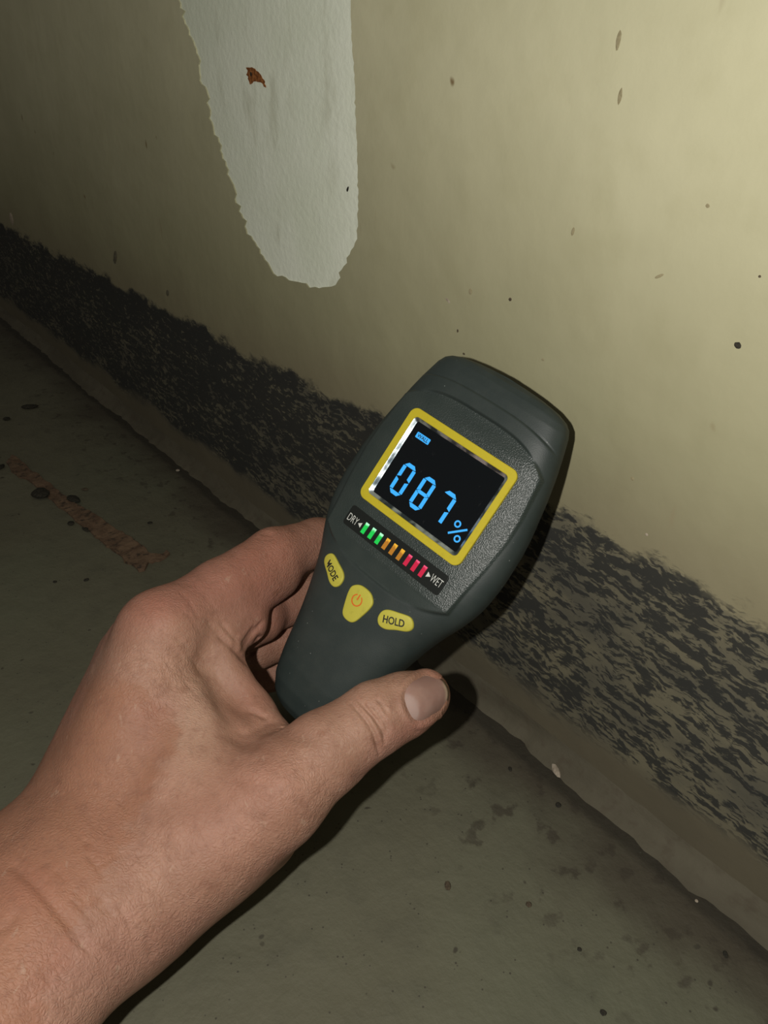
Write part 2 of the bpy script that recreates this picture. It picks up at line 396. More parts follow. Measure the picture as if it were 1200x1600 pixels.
def slab(name, pts, z0, z1, mat, parent, bev=.3, dome=0.0, follow=False, smooth=True, label=None):
    """outline extruded from z0 to z1 with a rounded upper edge (mm); follow: heights ride on the body"""
    P = np.array(pts, float); c = P.mean(0); N = len(P)
    nx = np.roll(P, -1, 0) - np.roll(P, 1, 0); nr = np.stack([nx[:, 1], -nx[:, 0]], 1); nr /= np.linalg.norm(nr, axis=1)[:, None] + 1e-9
    rings = [(P, z0)]
    for k in range(5):
        a = math.pi / 2 * k / 4; rings.append((P - nr * bev * (1 - math.cos(a)), z1 - bev + bev * math.sin(a)))
    inner = P - nr * bev
    for q in (.75, .5, .25): rings.append((c + (inner - c) * q, z1 + dome * (1 - q * q)))
    V = []
    for R_, z in rings:
        for p in R_: V.append((p[0], p[1], z + (float(zbody(p[0], p[1])) if follow else 0)))
    V.append((c[0], c[1], z1 + dome + (float(zbody(c[0], c[1])) if follow else 0)))
    F = [(i * N + k, i * N + (k + 1) % N, (i + 1) * N + (k + 1) % N, (i + 1) * N + k) for i in range(len(rings) - 1) for k in range(N)]
    L = len(rings) - 1; F += [(L * N + k, L * N + (k + 1) % N, len(V) - 1) for k in range(N)]
    F.append(tuple(range(N))[::-1])
    o = obj(name, np.array(V) * .001, F, mat, parent, smooth=smooth)
    if label: o['label'] = label
    return o
def ring_mesh(name, outer, inner, profile, mat, parent, smooth=True, label=None):
    """profile: list of (t, z) with t 0 outer outline .. 1 inner outline"""
    O, I = np.array(outer), np.array(inner); N = len(O); V = []
    for t, z in profile:
        R_ = O + (I - O) * t
        V += [(p[0], p[1], z) for p in R_]
    F = [(i * N + k, i * N + (k + 1) % N, (i + 1) * N + (k + 1) % N, (i + 1) * N + k) for i in range(len(profile) - 1) for k in range(N)]
    o = obj(name, np.array(V) * .001, F, mat, parent, smooth=smooth)
    if label: o['label'] = label
    return o
def mat_yellow(name, base, rough=.42):
    t = NT(name); co = t.co(); n = t.noise(co, 500, 4)
    return t.set(base=t.mix(t.math('MULTIPLY', t.ss(n, .5, .75), .35), base, tuple(q * .72 for q in base)), rough=rough, spec=.4)
YEL = mat_yellow('yellow_plastic', (.50, .41, .022)); BTN = mat_yellow('yellow_rubber', (.47, .43, .055), .55)
frame = ring_mesh('display_frame', rrect(47.7, 37.9, 3.0), rrect(42.3, 32.2, 1.6), [(0, -.6), (0, .35), (.06, .55), (.94, .55), (1, .35), (1, -1.1)], YEL, meter, smooth=False, label='bright yellow plastic frame')
GLAS = flatmat('lens_edge', (.55, .68, .74), .16, metal=.85)
def mat_lens_edge():
    t = NT('lens_edge'); co = t.co(); n = t.noise(t.vmul(co, (350, 350, 350)), 1.0, 4); a = t.noise(co, 150, 2)
    base = t.mix(t.ss(a, .4, .6), (.10, .13, .15), (.75, .85, .90))
    return t.set(base=base, rough=.30, metal=.9, normal=t.bump(n, .00018, .4))
frame_in = ring_mesh('lens_edge', rrect(42.3, 32.2, 1.6), rrect(39.6, 29.7, .8), [(0, .05), (.25, -.15), (.6, -.55), (1, -.9)], mat_lens_edge(), meter, label='bevelled shiny edge of the screen window')
def mat_screen():
    t = NT('lcd_black'); co = t.co(); n = t.noise(co, 90, 4); sm = t.noise(t.vmul(co, (300, 200, 1)), 1.0, 5, .7)
    base = t.mix(t.math('MULTIPLY', t.ss(sm, .60, .75), t.ss(n, .48, .60)), (.004, .005, .006), (.05, .05, .05))
    return t.set(base=base, rough=.10, spec=.28, em=(.10, .35, .6), ems=.001)
screen = slab('screen', rrect(39.8, 29.9, .8), -1.4, -.85, mat_screen(), meter, bev=.05, smooth=False, label='glossy black screen with a lit blue reading')
def emis(name, col, st, base=(.02, .02, .02), rough=.4):
    t = NT(name); return t.set(base=base, rough=rough, em=col, ems=st)
BLUE = emis('lcd_blue', (.030, .44, 1.0), 1.0)
def extr(name, polys, z0, z1, mat, parent, label=None):
    """flat polygons (mm) given thickness, joined as one printed or lit mark"""
    V, F = [], []
    for p in polys:
        n = len(p); b = len(V)
        if sum(p[i][0] * p[(i + 1) % n][1] - p[(i + 1) % n][0] * p[i][1] for i in range(n)) < 0: p = p[::-1]
        V += [(q[0], q[1], z0) for q in p] + [(q[0], q[1], z1) for q in p]
        F.append(tuple(b + n + i for i in range(n)))
        F += [(b + i, b + (i + 1) % n, b + n + (i + 1) % n, b + n + i) for i in range(n)]
    o = obj(name, np.array(V) * .001, F, mat, parent)
    if label: o['label'] = label
    return o
def segs(x0, x1, y0, y1, on, t=1.42, g=.12):
    """seven-segment shapes: chamfered outer corners, thin gaps"""
    ym = (y0 + y1) / 2; c = 1.5; out = []
    def q(*p): out.append(list(p))
    if 'a' in on: q((x0 + c + g, y1), (x1 - c - g, y1), (x1 - g * .5 - .25, y1 - c + .2), (x1 - t, y1 - t), (x0 + t, y1 - t), (x0 + .25 + g * .5, y1 - c + .2))
    if 'd' in on: q((x0 + c + g, y0), (x1 - c - g, y0), (x1 - g * .5 - .25, y0 + c - .2), (x1 - t, y0 + t), (x0 + t, y0 + t), (x0 + .25 + g * .5, y0 + c - .2))
    if 'f' in on: q((x0, y1 - c - g), (x0 + .2, y1 - c - .05), (x0 + t, y1 - t - g * 1.6), (x0 + t, ym + .62 + g), (x0, ym + g))
    if 'b' in on: q((x1, y1 - c - g), (x1 - .2, y1 - c - .05), (x1 - t, y1 - t - g * 1.6), (x1 - t, ym + .62 + g), (x1, ym + g))
    if 'e' in on: q((x0, y0 + c + g), (x0 + .2, y0 + c + .05), (x0 + t, y0 + t + g * 1.6), (x0 + t, ym - .62 - g), (x0, ym - g))
    if 'c' in on: q((x1, y0 + c + g), (x1 - .2, y0 + c + .05), (x1 - t, y0 + t + g * 1.6), (x1 - t, ym - .62 - g), (x1, ym - g))
    if 'g' in on: q((x0 + .25, ym), (x0 + 1.35, ym + .62), (x1 - 1.35, ym + .62), (x1 - .25, ym), (x1 - 1.35, ym - .62), (x0 + 1.35, ym - .62))
    return out
extr('digit', segs(-15.1, -9.3, -11.5, 1.0, 'abcdef'), -.86, -.78, BLUE, screen, 'lit blue digit 0')
extr('digit', segs(-5.55, .2, -11.5, 1.0, 'abcdefg'), -.86, -.78, BLUE, screen, 'lit blue digit 8')
extr('digit', segs(3.85, 9.6, -11.5, 1.0, 'abc'), -.86, -.78, BLUE, screen, 'lit blue digit 7')
def annulus(cx, cy, ro, ri, a0=0.0, a1=2 * math.pi, n=22):
    qs = []
    for i in range(n):
        a, b = a0 + (a1 - a0) * i / n, a0 + (a1 - a0) * (i + 1) / n
        qs.append([(cx + ro * math.cos(a), cy + ro * math.sin(a)), (cx + ro * math.cos(b), cy + ro * math.sin(b)), (cx + ri * math.cos(b), cy + ri * math.sin(b)), (cx + ri * math.cos(a), cy + ri * math.sin(a))])
    return qs
def bar(a, b, w):
    a, b = np.array(a, float), np.array(b, float); d = (b - a) / np.linalg.norm(b - a); n = np.array([-d[1], d[0]]) * w / 2
    return [tuple(a + n), tuple(b + n), tuple(b - n), tuple(a - n)]
extr('percent_sign', annulus(14.7, -6.7, 1.28, .72) + annulus(17.5, -10.9, 1.28, .72) + [bar((13.5, -11.1), (18.8, -6.4), .72)], -.86, -.78, BLUE, screen, 'lit blue percent sign')
badge = extr('mode_badge', [rrect(6.1, 2.15, .3, 3, -14.35, 10.8)], -.86, -.80, BLUE, screen, 'small lit blue box reading WALL')

def text_mesh(name, txt, cx, cy, width, height, z0, z1, mat, parent, ang=0.0, off=0.0, zf=None, label=None, bold=0.0):
    cu = bpy.data.curves.new('lettering', 'FONT'); cu.body = txt; cu.size = 1; cu.align_x = 'LEFT'; cu.extrude = .5; cu.offset = bold; cu.resolution_u = 4
    tmp = bpy.data.objects.new('lettering_tmp', cu); COL.objects.link(tmp)
    dg = bpy.context.evaluated_depsgraph_get(); me = bpy.data.meshes.new_from_object(tmp.evaluated_get(dg)); me.name = name
    bpy.data.objects.remove(tmp); bpy.data.curves.remove(cu)
    n = len(me.vertices); P = np.empty(n * 3); me.vertices.foreach_get('co', P); P = P.reshape(-1, 3)
    lo, hi = P.min(0), P.max(0); P = (P - (lo + hi) / 2) / (hi - lo + 1e-9)
    X, Y = P[:, 0] * width, P[:, 1] * height; ca, sa = math.cos(ang), math.sin(ang)
    x, y = cx + X * ca - Y * sa, cy + X * sa + Y * ca; zz = np.where(P[:, 2] > 0, z1, z0)
    if zf is not None: zz = zz + zf(x, y)
    me.vertices.foreach_set('co', (np.stack([x, y, zz], 1) * .001).ravel()); me.update()
    me.materials.clear(); me.materials.append(mat)
    o = bpy.data.objects.new(name, me); COL.objects.link(o); o.parent = parent
    if label: o['label'] = label
    return o
DARKINK = flatmat('dark_ink', (.012, .013, .010), .5); WHITEINK = flatmat('white_ink', (.62, .64, .60), .5)
text_mesh('lettering', 'WALL', -14.35, 10.8, 5.0, 1.45, -.82, -.77, DARKINK, screen, label='dark letters WALL', bold=.016)

# LED bar
LBL = flatmat('black_label', (.008, .010, .009), .32)
strip = slab('led_strip', rrect(46.4, 7.8, 1.1, 5, .1, -26.7), -1.6, .22, LBL, meter, bev=.12, smooth=False, label='black bar of nine lamps from DRY to WET')
def led_mat(name, core, glow, st, y0):
    t = NT(name); co = t.co(); x, y, z = t.sep(co); n = t.noise(co, 1300, 2)
    k = t.ss(t.math('ADD', y, t.math('MULTIPLY', t.math('SUBTRACT', n, .5), .0022)), y0 + .0004, y0 + .0014)
    return t.set(base=(.02, .02, .02), rough=.2, em=t.mix(k, glow, core), ems=st, spec=.3)
LG = led_mat('led_green', (.42, 1.0, .58), (.0, .52, .06), 1.15, -.0268)
LO = led_mat('led_amber', (.98, .50, .03), (.50, .19, .008), .9, -.0268)
LR = led_mat('led_red', (1.0, .10, .24), (.62, .004, .050), .95, -.0262)
for i in range(9):
    x = -13.75 + i * 3.47; yc = -27.25 + i * .06
    m = (LG, LO, LR)[i // 3]
    slab('led', [(x - .85, yc - 2.1), (x + .75, yc - 2.1), (x + .85, yc + 2.1), (x - .75, yc + 2.1)], .1, .42, m, strip, bev=.1, smooth=False,
         label=('lit green lamp', 'amber lamp', 'red lamp')[i // 3])
text_mesh('lettering', 'DRY', -19.85, -27.25, 4.7, 2.75, .2, .27, WHITEINK, strip, label='white letters DRY', bold=-.012)
text_mesh('lettering', 'WET', 20.2, -26.45, 4.8, 2.75, .2, .27, WHITEINK, strip, label='white letters WET', bold=-.012)
extr('arrow', [[(-17.2, -27.3), (-15.7, -26.3), (-15.7, -28.3)]], .2, .27, WHITEINK, strip, 'white arrow pointing to DRY')
extr('arrow', [[(17.5, -26.6), (15.9, -25.6), (15.9, -27.6)]], .2, .27, WHITEINK, strip, 'white arrow pointing to WET')

# buttons
HB = [(9.7, -49.4), (9.7, -46.6), (11.4, -44.7), (15.0, -43.3), (18.9, -42.1), (20.9, -42.9), (21.9, -44.9), (20.9, -47.0), (17.4, -49.0), (14.2, -51.0), (11.4, -51.2)]
PB = [(-3.0, -44.4), (0, -43.9), (3.0, -44.4), (5.2, -46.4), (5.3, -49.0), (4.3, -52.8), (3.1, -56.0), (1.4, -57.3), (-1.4, -57.3), (-3.1, -56.0), (-4.3, -52.8), (-5.3, -49.0), (-5.2, -46.4)]
BTOP = .95
def button(name, pts, label):
    return slab(name, smooth_poly(pts, 5), -2.0, BTOP, BTN, meter, bev=.55, dome=.25, follow=True, label=label)
zb_ = lambda x, y: np.array([float(zbody(a, b)) for a, b in zip(np.atleast_1d(x), np.atleast_1d(y))])
hold = button('hold_button', HB, 'yellow rubber button marked HOLD')
text_mesh('lettering', 'HOLD', 15.4, -46.7, 7.9, 2.7, BTOP - .1, BTOP + .27, DARKINK, hold, ang=math.radians(23), zf=zb_, label='dark letters HOLD', bold=.022)
modeb = button('mode_button', [(-x, y) for x, y in HB], 'yellow rubber button marked MODE with a worn first letter')
def worn_ink():
    t = NT('worn_ink'); co = t.co(); x, y, z = t.sep(co); n = t.noise(co, 900, 3)
    k = t.ss(t.math('ADD', x, t.math('MULTIPLY', t.math('SUBTRACT', n, .5), .0008)), -.0193, -.0187)
    return t.set(base=t.mix(k, (.48, .41, .062), (.012, .013, .010)), rough=.55)
text_mesh('lettering', 'MODE', -15.6, -46.9, 7.9, 2.7, BTOP - .1, BTOP + .27, worn_ink(), modeb, ang=math.radians(-23), zf=zb_, label='dark letters MODE, the M half rubbed away', bold=.022)
powb = button('power_button', PB, 'yellow rubber button with an orange power symbol')
ORNG = flatmat('orange_ink', (.62, .13, .012), .5)
cxp, cyp = -.3, -49.2
pol = annulus(cxp, cyp, 2.25, 1.8, math.radians(118), math.radians(422), 30) + [bar((cxp, cyp + .1), (cxp, cyp + 2.35), .55)]
pz = float(zbody(cxp, cyp)) + BTOP
extr('power_symbol', pol, pz - .1, pz + .30, ORNG, powb, 'orange power symbol')

# ------------------------------------------------------------------ the hand: one continuous surface grown from a distance field
VOX = 1.0
GX0, GX1, GY0, GY1, GZ0, GZ1 = -235.0, 34.0, -262.0, 14.0, 138.0, 372.0
gx = np.arange(GX0, GX1, VOX, dtype=np.float32); gy = np.arange(GY0, GY1, VOX, dtype=np.float32); gz = np.arange(GZ0, GZ1, VOX, dtype=np.float32)
class Field:
    def __init__(s): s.a = np.full((len(gx), len(gy), len(gz)), 30.0, np.float32)
    def win(s, lo, hi):
        i = [max(0, int((l - g[0]) / VOX)) for l, g in zip(lo, (gx, gy, gz))]; j = [min(len(g), int((h - g[0]) / VOX) + 2) for h, g in zip(hi, (gx, gy, gz))]
        return tuple(slice(a, max(a, b)) for a, b in zip(i, j))
    def smin(s, w, d, k):
        a = s.a[w]; h = np.clip(.5 + .5 * (a - d) / k, 0, 1)
        s.a[w] = a + (d - a) * h - k * h * (1 - h)
    def cone(s, a, b, r1, r2, k=6.0):
        a, b = np.asarray(a, np.float32), np.asarray(b, np.float32); m = max(r1, r2) + 12
        w = s.win(np.minimum(a, b) - m, np.maximum(a, b) + m)
        X, Y, Z = gx[w[0]][:, None, None], gy[w[1]][None, :, None], gz[w[2]][None, None, :]
        ba = b - a; L = float(ba @ ba) + 1e-6
        t = np.clip(((X - a[0]) * ba[0] + (Y - a[1]) * ba[1] + (Z - a[2]) * ba[2]) / L, 0, 1)
        d = np.sqrt((X - a[0] - t * ba[0]) ** 2 + (Y - a[1] - t * ba[1]) ** 2 + (Z - a[2] - t * ba[2]) ** 2) - (r1 + t * (r2 - r1))
        s.smin(w, d.astype(np.float32), k)
    def chain(s, pts, k=3.0):
        for p, q in zip(pts, pts[1:]): s.cone(at(*p[:3]), at(*q[:3]), p[3], q[3], k)

palm = Field()
for p, q, k in [
    # forearm: radial and ulnar halves
    ((-330, 1930, 166, 24), (150, 1428, 226, 21.5), 10), ((-470, 1760, 181, 24), (52, 1345, 244, 19.0), 10),
    # metacarpals: index, middle, ring, little
    ((140, 1390, 240, 19), (252, 987, 266, 14.2), 9), ((92, 1370, 250, 18), (213, 1030, 288, 12.4), 9),
    ((70, 1350, 260, 16), (195, 1068, 307, 11.6), 9), ((60, 1350, 268, 14), (180, 1114, 322, 11), 9),
    ((118, 1378, 245, 19), (226, 1014, 278, 13.2), 12), ((100, 1365, 252, 17), (203, 1050, 296, 12), 12),
    # thumb metacarpal and thenar muscle
    ((190, 1425, 231, 19.5), (425, 1245, 243, 15.6), 9), ((245, 1372, 246, 21.5), (392, 1288, 256, 17), 9),
    # flesh filling the back of the hand and the middle of the wrist
    ((175, 1385, 238, 20), (300, 1232, 250, 16.5), 12), ((325, 1292, 245, 18), (300, 1180, 256, 13.5), 12), ((-400, 1845, 174, 24), (105, 1388, 232, 21), 12),
    # palm body
    ((150, 1300, 272, 18), (270, 1110, 290, 15), 9), ((240, 1180, 262, 16), (300, 1090, 276, 12), 9),
    # skin between thumb and index
    ((300, 1110, 262, 12), (380, 1195, 256, 12), 8), ((338, 1030, 274, 8.5), (394, 1112, 271, 6.6), 6), ((394, 1112, 271, 6.6), (430, 1160, 262, 7.5), 6),
]: palm.cone(at(*p[:3]), at(*q[:3]), p[3], q[3], k)
def smin_all(a, b, k):
    h = np.clip(np.float32(.5) + np.float32(.5 / k) * (a - b), 0, 1); return a + (b - a) * h - np.float32(k) * h * (1 - h)
SW = Field.win(None, (-112, -142, 222), (34, 14, 372))         # window that holds all five fingers
class Sub(Field):                                               # a field over that window only
    def __init__(s):
        s.a = np.full((SW[0].stop - SW[0].start, SW[1].stop - SW[1].start, SW[2].stop - SW[2].start), 30.0, np.float32)
    def smin(s, w, d, k):
        src, dst = [], []
        for q, o in zip(w, SW):
            lo, hi = max(q.start, o.start), min(q.stop, o.stop); src.append(slice(lo - q.start, max(lo, hi) - q.start)); dst.append(slice(lo - o.start, max(lo, hi) - o.start))
        Field.smin(s, tuple(dst), d[tuple(src)], k)
thumb = Sub()
thumb.chain([(428, 1242, 243, 15.4), (505, 1178, 248, 13.4), (588, 1121, 254, 11.6), (630, 1102, 258, 10.6), (663, 1087, 262, 8.9)], 3.0)
thumb.cone(at(600, 1122, 262), at(655, 1096, 266), 9.0, 7.6, 4)
fing = Sub()
fing.chain([(255, 987, 267, 13.6), (345, 925, 284, 11.9), (428, 868, 300, 10.6), (495, 848, 317, 9.8), (590, 842, 332, 9), (640, 850, 330, 8)], 3)
fing.cone(at(330, 964, 281), at(430, 899, 302), 10.4, 9.8, 5); fing.cone(at(342, 995, 277), at(383, 972, 287), 9.0, 8.5, 5)
f2 = Sub(); f2.chain([(214, 1032, 290, 12), (405, 955, 314, 10.6), (480, 930, 329, 9.8), (580, 920, 338, 9), (640, 925, 334, 8)], 3)
f2.cone(at(325, 1000, 293), at(404, 966, 307), 10, 10.2, 4)
f3 = Sub(); f3.chain([(196, 1070, 309, 11.5), (395, 1008, 329, 10.4), (480, 985, 339, 9.2), (570, 985, 343, 8.5), (620, 992, 338, 8)], 3)
f4 = Sub(); f4.chain([(182, 1116, 324, 11), (370, 1064, 348, 8.8), (470, 1042, 352, 8), (540, 1044, 347, 7.4)], 3)
F_ = smin_all(smin_all(smin_all(fing.a, f2.a, 1.2), f3.a, 1.2), f4.a, 1.2)
S_ = palm.a; S_[SW] = smin_all(smin_all(S_[SW], thumb.a, 7.0), F_, 6.0)
del palm, thumb, fing, f2, f3, f4, F_
# the flesh gives way to the meter: cut the meter's own volume out
def tool_field(X, Y, Z):
    p = np.stack(np.broadcast_arrays(X - TOOL_T[0], Y - TOOL_T[1], -Z - TOOL_T[2]), -1) @ TOOL_R
    x, y, z = p[..., 0], p[..., 1], p[..., 2]; w, d, n, zc = wy(y), dy(y), ny(y), zcy(y)
    q = (np.abs((x - XC) / w) ** n + np.abs((z - zc) / d) ** n) ** (1 / n)
    return np.maximum((q - 1) * np.minimum(w, d), np.maximum(y - 43.8, -102.4 - y))
w_ = Field.win(None, (-75, -125, 225), (34, 14, 372)); k_ = 1.0
for i_ in range(w_[0].start, w_[0].stop):
    T_ = tool_field(gx[i_].astype(np.float64), gy[w_[1]][:, None].astype(np.float64), gz[w_[2]][None, :].astype(np.float64)).astype(np.float32)
    a_ = S_[i_, w_[1], w_[2]]; b_ = -(T_ - .25); h_ = np.clip(.5 - .5 * (a_ - b_) / k_, 0, 1)
    S_[i_, w_[1], w_[2]] = a_ + (b_ - a_) * h_ + k_ * h_ * (1 - h_)
for ax in range(3):
    sl = [slice(None)] * 3; sl[ax] = 0; S_[tuple(sl)] = 5; sl[ax] = -1; S_[tuple(sl)] = 5

def surface_nets(S):
    neg = S < 0; nx_, ny_, nz_ = S.shape
    cnt = np.zeros((nx_ - 1, ny_ - 1, nz_ - 1), np.int8)
    for i in (0, 1):
        for j in (0, 1):
            for k in (0, 1): cnt += neg[i:nx_ - 1 + i, j:ny_ - 1 + j, k:nz_ - 1 + k]
    act = (cnt > 0) & (cnt < 8); I, J, K = np.nonzero(act)
    vid = np.full(act.shape, -1, np.int32); vid[I, J, K] = np.arange(len(I))
    acc = np.zeros((len(I), 3)); num = np.zeros(len(I))
    cs = [(0, 0, 0), (1, 0, 0), (0, 1, 0), (1, 1, 0), (0, 0, 1), (1, 0, 1), (0, 1, 1), (1, 1, 1)]
    val = [S[I + a, J + b, K + c].astype(np.float64) for a, b, c in cs]
    for p in range(8):
        for q in range(p + 1, 8):
            if sum(abs(cs[p][m] - cs[q][m]) for m in range(3)) != 1: continue
            x = (val[p] < 0) != (val[q] < 0); t = np.where(x, val[p] / (val[p] - val[q] + 1e-12), 0)
            pos = np.array(cs[p])[None] + t[:, None] * (np.array(cs[q]) - np.array(cs[p]))[None]
            acc += pos * x[:, None]; num += x
    V = acc / num[:, None] + np.stack([I, J, K], 1)
    Fs = []
    for ax in range(3):
        o1, o2 = [(1, 2), (2, 0), (0, 1)][ax]
        sl0 = [slice(None)] * 3; sl1 = [slice(None)] * 3; sl0[ax] = slice(0, -1); sl1[ax] = slice(1, None)
        e = neg[tuple(sl0)] != neg[tuple(sl1)]; A = np.array(np.nonzero(e))
        ok = (A[o1] > 0) & (A[o2] > 0) & (A[o1] < S.shape[o1] - 1) & (A[o2] < S.shape[o2] - 1); A = A[:, ok]
        n0 = neg[A[0], A[1], A[2]]
        def c(d1, d2):
            B = A.copy(); B[o1] -= d1; B[o2] -= d2; return vid[B[0], B[1], B[2]]
        q = np.stack([c(1, 1), c(0, 1), c(0, 0), c(1, 0)], 1)
        q[~n0] = q[~n0][:, ::-1]; Fs.append(q)
    return V * VOX + np.array([gx[0], gy[0], gz[0]]), np.concatenate(Fs)
HV, HF = surface_nets(S_)
del S_, T_, a_, b_, h_

def vnormals(V, F):
    n = np.cross(V[F[:, 2]] - V[F[:, 0]], V[F[:, 3]] - V[F[:, 1]]); N = np.zeros_like(V)
    for k in range(4): np.add.at(N, F[:, k], n)
    return N / (np.linalg.norm(N, axis=1)[:, None] + 1e-12)
# light smoothing of the voxel surface
def relax(V, F, it):
    e = np.concatenate([F[:, [0, 1]], F[:, [1, 2]], F[:, [2, 3]], F[:, [3, 0]]]); 
    for q in range(it):
        A = np.zeros_like(V); c = np.zeros(len(V)); np.add.at(A, e[:, 0], V[e[:, 1]]); np.add.at(c, e[:, 0], 1)
        np.add.at(A, e[:, 1], V[e[:, 0]]); np.add.at(c, e[:, 1], 1)
        V = V + (.5 if q % 2 == 0 else -.52) * (A / c[:, None] - V)
    return V
HV = relax(HV, HF, 6)
# split every quad in four so that the creases have something to bend
def split4(V, F):
    n = len(V); e = np.concatenate([F[:, [0, 1]], F[:, [1, 2]], F[:, [2, 3]], F[:, [3, 0]]]).astype(np.int64); e.sort(axis=1)
    key, inv = np.unique(e[:, 0] * n + e[:, 1], return_inverse=True)
    M = (V[key // n] + V[key % n]) / 2; C = V[F].mean(1); m = (n + inv).reshape(4, -1); c = n + len(M) + np.arange(len(F))
    Q = [np.stack([F[:, k], m[k], c, m[(k + 3) % 4]], 1) for k in range(4)]
    return np.concatenate([V, M, C]), np.concatenate(Q)
HV, HF = split4(HV, HF)
HV = relax(HV, HF, 4)
HN = vnormals(HV, HF)
vd = HV / np.linalg.norm(HV, axis=1)[:, None]
if np.mean((HN * vd).sum(1)[HV[:, 2] < 245]) > 0: HN = -HN; HF = HF[:, ::-1]
px = 600 + FPX * HV[:, 0] / HV[:, 2]; py = 800 - FPX * HV[:, 1] / HV[:, 2]
facing = sstep(-(HN * vd).sum(1), .0, .25)
# only the nearest layer takes the creases
def front_layer():
    c = 6; iu = np.clip(((px + 600) / c).astype(int), 0, 399); iv = np.clip(((py + 200) / c).astype(int), 0, 399)
    zm = np.full((400, 400), 1e9); np.minimum.at(zm, (iu, iv), HV[:, 2]); return HV[:, 2] < zm[iu, iv] + 9
facing = facing * front_layer()
def pl_dist(pts):
    d = np.full(len(px), 1e9); tt = np.zeros(len(px)); n = len(pts) - 1
    for i in range(n):
        a, b = np.array(pts[i], float), np.array(pts[i + 1], float); ba = b - a
        t = np.clip(((px - a[0]) * ba[0] + (py - a[1]) * ba[1]) / (ba @ ba), 0, 1)
        e = np.hypot(px - a[0] - t * ba[0], py - a[1] - t * ba[1]); m = e < d; d[m] = e[m]; tt[m] = (i + t[m]) / n
    return d, tt
disp = np.zeros(len(px))
def crease(pts, w, dep, taper=True):
    global disp
    d, t = pl_dist(pts); f = np.exp(-(d / w) ** 2) * (np.clip(np.minimum(t, 1 - t) * 5, 0, 1) if taper else 1)
    disp -= dep * f * facing
CREASES = [
    # thumb joint
    ([(545, 1094), (560, 1110), (574, 1128), (584, 1146), (590, 1165), (594, 1185)], 3.6, 1.1), ([(556, 1090), (572, 1106), (590, 1126), (600, 1146), (602, 1165)], 3.6, 1.15),
    ([(577, 1098), (590, 1112), (602, 1132), (610, 1152)], 3.4, .8), ([(586, 1090), (598, 1102), (607, 1118)], 3.2, .5), ([(566, 1100), (582, 1118), (594, 1138)], 3.2, .7),
    # web and index-base folds
    ([(384, 1106), (398, 1112), (410, 1118), (424, 1122)], 4.5, .8), ([(370, 1136), (392, 1140), (420, 1128), (446, 1124)], 6, .7),
    ([(413, 967), (400, 985), (388, 1005), (376, 1022)], 3.4, .9), ([(400, 976), (390, 992), (377, 1012)], 4, .9), ([(410, 990), (398, 1012), (386, 1030)], 4.5, 1.1), ([(370, 988), (368, 1004), (372, 1018)], 4, .5),
    ([(333, 985), (352, 1002), (372, 1020), (392, 1042)], 5, .9), ([(342, 968), (358, 988), (368, 1000)], 4, .5),
    # index middle joint
    ([(404, 832), (416, 834), (430, 836)], 4, .5), ([(398, 840), (414, 842), (432, 842)], 4, .35),
    # wrist
    ([(0, 1350), (28, 1358), (50, 1378), (75, 1405), (100, 1435), (124, 1462), (150, 1492)], 10, .85), ([(152, 1398), (165, 1415), (178, 1436)], 6, .35),
    ([(-20, 1460), (10, 1450), (34, 1420)], 8, .5), ([(130, 1330), (150, 1352), (168, 1378)], 6, .3), ([(225, 1455), (236, 1480), (240, 1500)], 7, .35),
]
for c in CREASES: crease(*c)
r9 = np.random.default_rng(21)
for q in range(46):                                    # short crossing wrinkles over wrist and back of the hand
    u, v = r9.uniform(10, 300), r9.uniform(1220, 1580)
    if u + (v - 1220) * -.1 > 320 or v > 1600 - u * .25: continue
    a = r9.choice([.95, .75, -.5]) + r9.normal(0, .15); L = r9.uniform(14, 34)
    p = np.array([u, v]); d = np.array([math.cos(a), math.sin(a)]); n = np.array([-d[1], d[0]]) * r9.normal(0, 2.5)
    crease([tuple(p - d * L), tuple(p + n), tuple(p + d * L)], 3.6, r9.uniform(.10, .26))
for q in range(26):                                    # fine lines across the index base and knuckle
    u, v = r9.uniform(250, 350), r9.uniform(930, 1090); a = .75 + r9.normal(0, .15); L = r9.uniform(10, 24)
    d = np.array([math.cos(a), math.sin(a)]); p = np.array([u, v]); crease([tuple(p - d * L), tuple(p + d * L)], 3.2, r9.uniform(.08, .2))
def blob(u, v, ru, rv, amt, ang=0.0):
    global disp
    ca, sa = math.cos(ang), math.sin(ang); x = (px - u) * ca + (py - v) * sa; y = -(px - u) * sa + (py - v) * ca
    disp += amt * np.exp(-((x / ru) ** 2 + (y / rv) ** 2)) * facing
blob(352, 1092, 22, 55, -3.2, -.45)          # hollow beside the web
blob(375, 1150, 30, 16, -1.5, .25)
blob(452, 1228, 45, 40, 1.3)                 # thumb knuckle
blob(470, 1150, 38, 14, -1.0, .2)            # hollow in front of it
blob(258, 968, 46, 40, 1.0)                  # index knuckle
blob(575, 1140, 34, 40, .5)
blob(262, 1200, 60, 20, .6, -1.1)            # tendon
blob(40, 1410, 40, 60, .8); blob(205, 1500, 40, 30, -.5)
blob(560, 1215, 12, 10, -.6)
